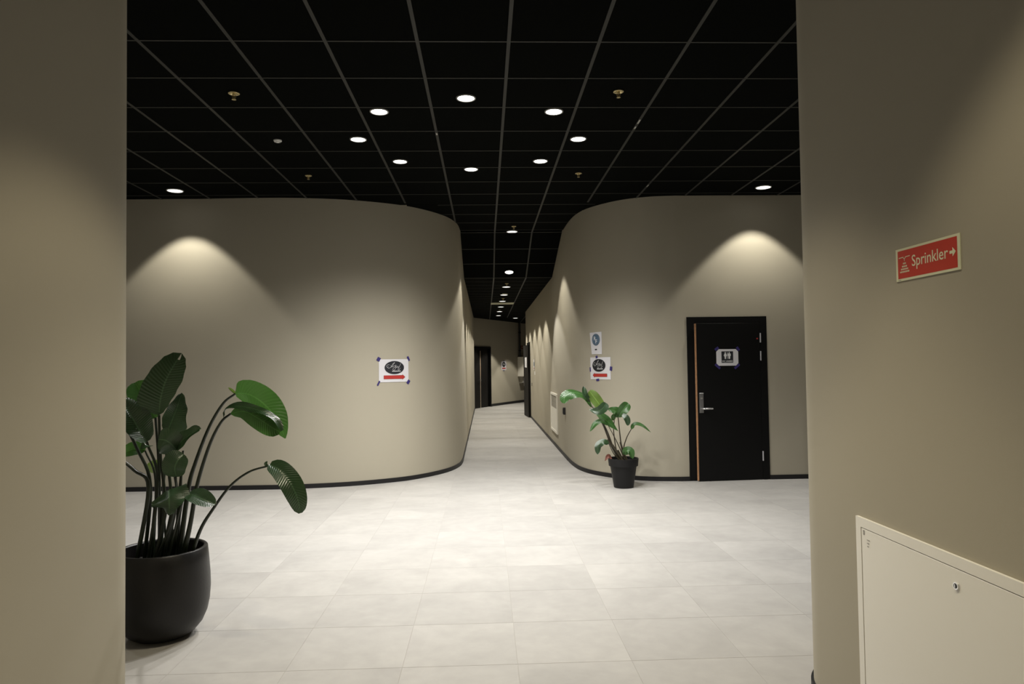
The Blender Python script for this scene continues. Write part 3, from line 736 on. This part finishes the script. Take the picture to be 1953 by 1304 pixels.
dr_ = cb('cabinet_door', (X0-d+.001, ya+fw+.003, za+fw+.003), (X0-.001, yb_-fw-.003, zb_-fw-.003), M_CAB, .0015)
b = MB()
LKY, LKZ = (2.334-2.4)*NK, EYE-.758*NK-.10
b.tube([(-d+.0008, LKY, LKZ), (-d-.004, LKY, LKZ)], [.0125, .0115], 24); b.build('lock_ring', M_CHROME, dr_, smooth=True)
b = MB(); b.tube([(-d-.0035, LKY, LKZ), (-d-.0048, LKY, LKZ)], .0078, 20); b.build('lock_core', M_DARKPL, dr_)
b = MB(); b.box((-d-.0062, LKY-.0016, LKZ-.005), (-d-.005, LKY+.0016, LKZ+.005)); b.build('key_slot', M_CHROME, dr_)
SCB = Surf(lambda u, v, o: Vector((-d+.001-o, (2.90-2.4)*NK-u, EYE-.72*NK-.1+v)))
strokes('logo_mark', SCB, [[(-.014, .010), (-.008, .010)], [(-.014, -.004), (-.008, -.004)], [(-.014, .010), (-.014, -.004)], [(-.008, .010), (-.008, -.004)]], .0028, .0012, M_PRINTGREY, dr_)
rects('small_print', SCB, [(.010+i_*.0042, -.022-r_*.012, .0132+i_*.0042, -.0185-r_*.012) for r_, n_ in ((0, 5), (1, 4), (2, 3)) for i_ in range(n_)], .0012, M_PRINTGREY, dr_)

# hose cabinet, pipe and hanging sign at the far end
qp = (Vector((1.29, 27.75))-Vector((-.6, 23.94))).dot(eu)
t = thing('hose_cabinet', E @ Vector((qp+.28, 0, 1.02)), 'white fire hose cabinet on the end wall behind the ajar door', 'cabinet', rz=math.atan2(eu.y, eu.x))
boxobj('cabinet_body', (-.34, -.24, 0), (.34, -.001, .76), M_CABW, t, .006)
boxobj('cabinet_door', (-.32, -.252, .02), (.32, -.2405, .74), M_CABW, t, .003)
boxobj('fire_symbol', (-.02, -.2545, .30), (.14, -.2522, .44), M_REDINK, t)
boxobj('fire_symbol_mark', (.03, -.256, .35), (.08, -.2546, .41), M_WHITE, t)
t = thing('hose_shadow_box', E @ Vector((qp+.30, 0, .76)), 'grey box standing in for the shadow under the fire hose cabinet', 'box', rz=math.atan2(eu.y, eu.x))  # no real box: grey solid that paints the shade below the cabinet
boxobj('shadow_body', (-.24, -.15, 0), (.24, -.001, .255), M_GRILLE, t, .004)
boxobj('shadow_front', (-.235, -.156, .01), (.235, -.1505, .245), M_GRILLE, t, .002)
pc = E @ Vector((qp, -.08, 0))
t = thing('ceiling_pipe', (pc.x, pc.y, 1.78), 'black vertical pipe from the ceiling down to the hose cabinet', 'pipe')
b = MB(); b.tube([(0, 0, 0), (0, 0, LOW-1.78)], .042, 16); b.build('pipe', M_DARKPL, t, smooth=True)
for z in (.25, .95):
    b = MB(); b.lathe([(.043, z-.02), (.05, z-.02), (.05, z+.02), (.043, z+.02)], 16); b.build('pipe_clamp', M_FRAME, t)
M_DRED = mat('sign_dark_red', (.16, .02, .012), .5)
t = thing('wall_sign', E @ Vector((qp+.38, 0, 2.10)), 'small dark red sign above the fire hose cabinet', 'sign', rz=math.atan2(eu.y, eu.x))
boxobj('sign_panel', (-.10, -.012, 0), (.10, -.001, .13), M_DRED, t); boxobj('sign_print', (-.03, -.0135, .04), (.03, -.0125, .09), M_SIGNCREAM, t)

# ---------------------------------------------------------------- plants
def blade(name, mid, hw, nrm, m, parent, fold=.25, n=18, mcols=4, p0=.45, p1=.6, wav=.0, bend=0, notch=None, prof=None, pu=None):
    """leaf blade: mid = points base to tip, hw = half width, nrm = facing normal (one vector or one at the base and one at the tip)"""
    P = spline(mid, 6); L = [0]
    for a, c in zip(P, P[1:]): L.append(L[-1]+(c-a).length)
    def pt(s):
        q = s*L[-1]
        for i in range(len(P)-1):
            if q <= L[i+1]+1e-9: return P[i].lerp(P[i+1], (q-L[i])/max(1e-9, L[i+1]-L[i])), (P[i+1]-P[i]).normalized()
        return P[-1], (P[-1]-P[-2]).normalized()
    n0, n1 = (nrm if isinstance(nrm[0], (list, tuple)) else (nrm, nrm)); n0 = Vector(n0).normalized(); n1 = Vector(n1).normalized()
    mx = p0/(p0+p1); K = 1/(mx**p0*(1-mx)**p1)
    b = MB(); uvs = []; cols = 2*mcols+1; ph = random.random()*6
    for i in range(n+1):
        s = i/n; se = min(max(s, .004), .996)
        c, tg = pt(s); nn = n0.lerp(n1, s); nn = (nn-tg*nn.dot(tg)).normalized(); sd = tg.cross(nn)
        wd = hw*K*se**p0*(1-se)**p1; wn = wp = wd
        if prof:
            for (sa, an, ap), (sb, bn, bp_) in zip(prof, prof[1:]):
                if s <= sb+1e-9:
                    t = (s-sa)/(sb-sa); t = t*t*(3-2*t) if 0 < sa and sb < 1 else (t if sa else math.sqrt(max(0, t)) if an == 0 else t)
                    if sb >= 1: t = 1-math.sqrt(max(0, 1-t))
                    wn = (an+(bn-an)*t)*pu; wp = (ap+(bp_-ap)*t)*pu; break
        for j in range(cols):
            x = (j-mcols)/mcols; a = abs(x); wd = wp if x > 0 else wn
            f = fold
            h = math.sin(f)*a*wd - bend*a*a*wd + wav*hw*math.sin(9*s+ph+(2 if x > 0 else 0))*a*a
            ridge = -.0016*(1 if j == mcols else 0)
            v = c + sd*(x*wd*math.cos(f)) + nn*(h+ridge)
            b.v.append(tuple(v)); uvs.append((x*.5+.5, s))
    for i in range(n):
        for j in range(cols-1):
            if notch and i >= n-notch[1] and j == notch[0]: continue
            a = i*cols+j; b.f.append((a, a+1, a+1+cols, a+cols))
    me = bpy.data.meshes.new(name); me.from_pydata(b.v, [], b.f); me.materials.append(m)
    ul = me.uv_layers.new(name='UVMap')
    for lp in me.loops: ul.data[lp.index].uv = uvs[lp.vertex_index]
    me.polygons.foreach_set('use_smooth', [True]*len(me.polygons))
    return obj(name, me, parent)
def stem(pts, r0, r1, parent, m=M_STEM, name='stem'):
    P = spline(pts, 6); b = MB(); n = len(P)
    b.tube(P, [r0+(r1-r0)*(i/(n-1))**.7 for i in range(n)], 9); return b.build(name, m, parent, smooth=True)

# large plant ------------------------------------------------
PX, PY = -1.85, 4.16
plant = thing('potted_plant', (PX, PY, 0), 'large bird-of-paradise plant in a rounded black planter, beside the left near wall', 'plant')
b = MB()
b.lathe([(.001, 0), (.112, 0), (.140, .006), (.178, .028), (.214, .070), (.238, .125), (.251, .19), (.256, .26), (.254, .33), (.247, .42), (.240, .488), (.234, .494), (.222, .494), (.217, .488), (.222, .43), (.228, .40)], 64)
pot = b.build('planter', M_POT, plant, smooth=True)
b = MB(); b.lathe([(.229, .41), (.15, .418), (.001, .425)], 40); b.build('soil', M_SOIL, plant, smooth=True)
bpy.context.view_layer.update()
zx = lambda X, Y_: (230+X/2.2486, 650+Y_/2.2486)    # readings taken in an enlarged view of the photograph
def A(X, Y_, dep=4.16): return at(*zx(X, Y_), dep)
TOCAM = Vector((1.85, -4.1, .6)).normalized()
UPV = Vector((0, 0, 1)); DN = Vector((0, 0, -1))
leaves = []
def leafset(mid, hw, nrm, m, st, rs=(.011, .007), ms=M_STEM, parent=plant, **k):
    lf = blade('leaf', mid, hw, nrm, m, parent, **k)
    if st: stem(st, rs[0], rs[1], lf, ms)
    leaves.append(lf); return lf
base = lambda x, y: Vector((PX+x, PY+y, .42))
pxm = 4.16/FPX    # metres per pixel at the planter
# A tall leaf, seen from its dark side
leafset([A(165, 318, 4.12), A(172, 250, 4.10), A(192, 175, 4.10), A(228, 105, 4.12), A(262, 52, 4.15)], 95/2.2486*pxm*1.0, (.25, -1, .05), M_LEAF, [base(-.01, -.03), A(190, 700, 4.14), A(172, 500, 4.13), A(165, 318, 4.12)], fold=.25, wav=.0, notch=(4, 2), pu=pxm/2.2486, prof=[(0, 0, 0), (.07, 62, 20), (.2, 88, 38), (.4, 82, 56), (.6, 70, 64), (.8, 54, 52), (.92, 36, 34), (1, 0, 0)])
# B behind it
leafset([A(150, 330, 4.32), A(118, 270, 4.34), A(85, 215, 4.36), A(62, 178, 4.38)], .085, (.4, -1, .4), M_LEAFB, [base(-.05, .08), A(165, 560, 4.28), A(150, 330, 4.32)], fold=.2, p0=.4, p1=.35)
# C glossy, right of the tall one
leafset([A(200, 388, 4.28), A(222, 335, 4.27), A(244, 280, 4.26), A(262, 222, 4.28)], .098, ((.5, -.6, .7), (.4, -.6, .7)), M_LEAF, [base(.03, .06), A(215, 640, 4.26), A(196, 480, 4.28), A(200, 388, 4.28)], fold=.30, wav=.12, pu=pxm/2.2486, prof=[(0, 0, 0), (.1, 30, 66), (.3, 42, 74), (.6, 36, 48), (.85, 20, 24), (1, 0, 0)])
# D left glossy
leafset([A(112, 432, 4.08), A(82, 385, 4.06), A(45, 320, 4.04), A(5, 245, 4.02)], .088, ((.5, -.6, .7), (.4, -.6, .75)), M_LEAF, [base(-.06, -.04), A(160, 600, 4.12), A(112, 432, 4.08)], fold=.35, p0=.38, p1=.5, wav=.12)
# stems leading to leaves behind the wall edge
leafset([A(-10, 300, 4.10), A(-60, 240, 4.10), A(-95, 160, 4.1)], .09, (.3, -.8, .5), M_LEAF, [base(-.10, .0), A(128, 620, 4.12), A(70, 460, 4.11), A(-10, 300, 4.10)], rs=(.011, .008))
leafset([A(-25, 488, 4.05), A(-90, 470, 4.05), A(-140, 500, 4.05)], .07, (.1, -.5, .9), M_LEAF, [base(-.12, -.05), A(120, 630, 4.10), A(60, 555, 4.07), A(-25, 488, 4.05)], rs=(.013, .009))
# E horizontal leaf
leafset([A(240, 468, 4.05), A(262, 428, 4.03), A(300, 400, 4.02), A(343, 372, 4.02)], .048, ((-.2, -.9, .55), (-.1, -.8, .7)), M_LEAF, None, fold=.3, p0=.4, p1=.5, wav=.2)
leafset([A(240, 468, 4.05), A(215, 440, 4.02), A(190, 425, 4.0), A(163, 422, 4.0)], .075, (.1, -1, .25), M_LEAF, [base(.03, -.05), A(240, 690, 4.08), A(232, 560, 4.06), A(240, 468, 4.05)], fold=.15, p0=.35, p1=.32, rs=(.011, .006))
# F small dark
leafset([A(238, 582, 4.0), A(232, 545, 3.98), A(245, 512, 3.98), A(272, 486, 4.0)], .070, (.0, -1, .2), M_LEAF, [base(.04, -.09), A(232, 700, 4.04), A(238, 582, 4.0)], fold=.2, p0=.4, p1=.35, rs=(.009, .005))
# G drooping low leaf (two lobes either side of a hanging midrib)
leafset([A(205, 636, 3.98), A(207, 670, 3.93), A(208, 710, 3.91), A(206, 748, 3.91)], .1, (.0, -.9, .5), M_LEAF, [base(.0, -.10), A(215, 780, 4.0), A(222, 690, 4.0), A(205, 636, 3.98)], fold=-.3, wav=.2, rs=(.008, .005), pu=pxm/2.2486, prof=[(0, 72, 84), (.3, 72, 80), (.6, 56, 66), (.85, 26, 34), (1, 4, 4)])
# H small bright, pointing right
leafset([A(292, 652, 4.0), A(325, 665, 3.97), A(368, 685, 3.95), A(408, 700, 3.95)], .055, (.3, -.7, .7), M_LEAF, [base(.06, -.08), A(250, 740, 4.02), A(275, 670, 4.0), A(292, 652, 4.0)], fold=.2, p0=.4, p1=.5, rs=(.007, .004))
leafset([A(292, 652, 4.0), A(270, 648, 4.0), A(250, 655, 4.0)], .028, (.0, -.9, .5), M_LEAF, None)
# I, J small ones at the left and behind
leafset([A(105, 470, 4.2), A(70, 462, 4.2), A(35, 470, 4.2), A(0, 490, 4.2)], .045, (.1, -.9, .5), M_LEAFB, [base(-.08, .06), A(150, 600, 4.2), A(105, 470, 4.2)], fold=.2, rs=(.009, .005))
leafset([A(125, 452, 4.0), A(110, 448, 3.97), A(85, 462, 3.96)], .030, (.1, -.6, .9), M_LEAF, None)
leafset([A(178, 548, 4.3), A(150, 540, 4.3), A(115, 528, 4.3)], .042, (.1, -.9, .5), M_LEAFL, [base(-.02, .1), A(182, 640, 4.25), A(178, 548, 4.3)], fold=.2, rs=(.007, .004))
leafset([A(178, 548, 4.3), A(198, 552, 4.3), A(216, 568, 4.3)], .035, (.1, -.9, .5), M_LEAFB, None)
# K upper right leaf, lit through
K0 = A(492, 226, 4.05)
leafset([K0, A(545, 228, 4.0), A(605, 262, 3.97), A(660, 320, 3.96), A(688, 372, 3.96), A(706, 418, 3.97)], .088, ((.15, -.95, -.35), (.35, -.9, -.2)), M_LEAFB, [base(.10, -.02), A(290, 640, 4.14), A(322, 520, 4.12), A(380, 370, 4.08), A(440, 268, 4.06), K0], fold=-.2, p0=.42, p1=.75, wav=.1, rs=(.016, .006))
leafset([K0, A(478, 212, 4.05), A(462, 200, 4.05)], .008, (.1, -.9, .5), M_LEAFL, None)
# L the lower of the two
L0 = A(472, 312, 3.98)
leafset([A(440, 330, 3.96), A(452, 292, 3.95), A(500, 278, 3.93), A(560, 288, 3.92), A(620, 305, 3.90), A(668, 340, 3.90), A(692, 385, 3.9)], .030, ((0, -.6, .8), (.3, -.5, .9)), M_LEAF, None, fold=.1, p0=.5, p1=.4, wav=.25)
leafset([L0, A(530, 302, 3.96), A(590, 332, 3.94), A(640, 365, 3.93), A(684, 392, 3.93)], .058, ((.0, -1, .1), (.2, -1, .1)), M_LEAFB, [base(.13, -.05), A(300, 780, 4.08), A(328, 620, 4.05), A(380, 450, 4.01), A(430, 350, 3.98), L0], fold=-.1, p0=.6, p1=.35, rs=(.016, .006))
# M far right drooping leaf
M0 = A(632, 536, 3.95)
leafset([A(640, 528, 3.95), A(685, 555, 3.92), A(728, 610, 3.90), A(757, 670, 3.90), A(772, 738, 3.92)], .062, ((.25, -.75, .8), (.1, -1, .35)), M_LEAF, [base(.17, -.04), A(342, 810, 4.08), A(400, 715, 4.05), A(470, 622, 4.01), A(550, 562, 3.97), M0], fold=.22, p0=.32, p1=.42, wav=.08, rs=(.012, .005))
leafset([M0, A(622, 528, 3.95), A(630, 516, 3.95)], .009, (.1, -.9, .5), M_LEAF, None)
# sheathed stem bases
for (x, y), tp in (((-.06, .0), (150, 690)), ((-.03, .05), (175, 660)), ((.05, .0), (262, 690)), ((.02, -.03), (222, 720)), ((.09, .02), (285, 660)), ((-.01, -.06), (196, 720)), ((.06, .06), (262, 560)), ((.03, .09), (268, 470)), ((-.03, .04), (192, 500))):
    dst = A(tp[0], tp[1], PY+y); stem([base(x, y), base(x, y).lerp(dst, .5)+Vector((.0, 0, .01)), dst], .019 if tp[1] > 600 else .010, .009 if tp[1] > 600 else .006, plant)
world_parent(plant); pot.matrix_parent_inverse = Matrix()
for c in plant.children:
    if c.name.startswith('soil'): c.matrix_parent_inverse = Matrix()

# small plant ------------------------------------------------
QX, QY = 1.66, 8.62
plant2 = thing('potted_plant', (QX, QY, 0), 'small strelitzia in a black plastic nursery pot, against the right curved wall', 'plant')
b = MB(); b.lathe([(.001, 0), (.112, 0), (.118, .004), (.157, .245), (.161, .262), (.176, .262), (.184, .345), (.184, .352), (.174, .352), (.168, .300)], 48); pot2 = b.build('nursery_pot', M_POT2, plant2, smooth=True)
b = MB(); b.lathe([(.172, .315), (.08, .322), (.001, .325)], 32); soil2 = b.build('soil', M_SOIL, plant2, smooth=True)
def Bp(X, Y_, dep=8.62): return at(1040+X/3.95, 620+Y_/3.95, dep)
b2 = lambda x, y: Vector((QX+x, QY+y, .32))
def lf2(mid, hw, nrm, m, st, rs=(.013, .006), **k): return leafset(mid, hw, nrm, m, st, rs, M_STEMR, plant2, **k)
lf2([Bp(352, 612, 8.6), Bp(318, 560, 8.58), Bp(268, 518, 8.56), Bp(205, 508, 8.54), Bp(150, 535, 8.53), Bp(138, 588, 8.53)], .072, ((.1, -.3, .95), (-.3, -.9, .3)), M_LEAFB, [b2(-.03, .02), Bp(495, 900), Bp(430, 740), Bp(352, 612, 8.6)], fold=-.2, p0=.6, p1=.35, wav=.2)
lf2([Bp(335, 575, 8.6), Bp(308, 535, 8.56), Bp(294, 500, 8.56), Bp(286, 460, 8.57)], .036, (.2, -.9, .4), M_LEAF, None, p0=.4, p1=.5, wav=.2)
lf2([Bp(332, 494, 8.6), Bp(360, 532, 8.6), Bp(400, 585, 8.6), Bp(440, 645, 8.6)], .070, (.1, -1, .2), M_LEAFL, None, fold=.1, p0=.28, p1=.28, wav=.1)
lf2([Bp(456, 585, 8.5), Bp(436, 622, 8.48), Bp(395, 645, 8.48), Bp(332, 636, 8.5)], .058, (.1, -1, .1), M_LEAF, None, fold=.2, p0=.35, p1=.75, wav=.1)
lf2([Bp(390, 655, 8.6), Bp(430, 692, 8.58), Bp(488, 740, 8.57), Bp(550, 800, 8.57)], .056, (.1, -.9, .6), M_LEAFB, [b2(0, 0), Bp(525, 950), Bp(462, 790), Bp(390, 655, 8.6)], fold=.2, p0=.38, p1=.85, wav=.15)
lf2([Bp(472, 752, 8.55), Bp(430, 718, 8.53), Bp(380, 735, 8.52), Bp(336, 800, 8.52)], .036, (.0, -.8, .7), M_LEAFB, [b2(.02, -.02), Bp(540, 880, 8.6), Bp(472, 752, 8.55)], fold=-.25, p0=.5, p1=.7, rs=(.008, .004))
lf2([Bp(556, 688, 8.6), Bp(540, 655, 8.58), Bp(512, 640, 8.57), Bp(470, 630, 8.57)], .058, (.1, -.95, .35), M_LEAFB, None, fold=.2, p0=.4, p1=.8, wav=.15)
lf2([Bp(552, 692, 8.6), Bp(572, 655, 8.58), Bp(600, 620, 8.57), Bp(626, 588, 8.57)], .066, (.1, -.95, .35), M_LEAFB, [b2(.03, .03), Bp(572, 900), Bp(548, 690, 8.6)], fold=.2, p0=.45, p1=.28, wav=.15)
lf2([Bp(580, 672, 8.55), Bp(606, 692, 8.53), Bp(620, 720, 8.53), Bp(622, 756, 8.53)], .038, (.1, -1, .1), M_LEAF, None, fold=.1, p0=.45, p1=.5)
lf2([Bp(520, 712, 8.6), Bp(512, 692, 8.58), Bp(525, 668, 8.58)], .032, (.1, -1, .2), M_LEAFB, [b2(.0, .04), Bp(540, 960), Bp(515, 800), Bp(520, 712, 8.6)], rs=(.009, .005))
lf2([Bp(648, 782, 8.62), Bp(675, 746, 8.6), Bp(730, 758, 8.58), Bp(796, 808, 8.57)], .032, ((0, -.6, .8), (0, -.6, .8)), M_LEAFB, [b2(.05, 0), Bp(590, 940), Bp(612, 850), Bp(648, 782, 8.62)], fold=.3, p0=.4, p1=.9, rs=(.010, .005))
lf2([Bp(478, 892, 8.5), Bp(440, 876, 8.48), Bp(400, 905, 8.47), Bp(394, 972, 8.47)], .044, (.0, -.9, .5), M_LEAF, [b2(-.03, -.04), Bp(520, 975, 8.57), Bp(478, 892, 8.5)], fold=-.2, p0=.45, p1=.5, rs=(.008, .004), wav=.2)
lf2([Bp(598, 975, 8.5), Bp(612, 945, 8.47), Bp(642, 950, 8.46), Bp(660, 1005, 8.46)], .048, (.0, -.9, .5), M_LEAFB, [b2(.04, -.04), Bp(585, 1000, 8.55), Bp(598, 975, 8.5)], p0=.4, p1=.6, rs=(.008, .005))
lf2([Bp(500, 1000, 8.44), Bp(475, 988, 8.42), Bp(448, 1022, 8.41)], .026, (.0, -.8, .6), M_DEAD, None, p1=.9, wav=.3)
for (x, y), tp in (((-.04, 0), (470, 860)), ((-.01, -.03), (505, 900)), ((.03, .02), (565, 880)), ((.0, .05), (545, 940))):
    dst = Bp(tp[0], tp[1], QY+y); stem([b2(x, y), b2(x, y).lerp(dst, .5), dst], .020, .011, plant2, M_STEMR)
world_parent(plant2); pot2.matrix_parent_inverse = Matrix(); soil2.matrix_parent_inverse = Matrix()
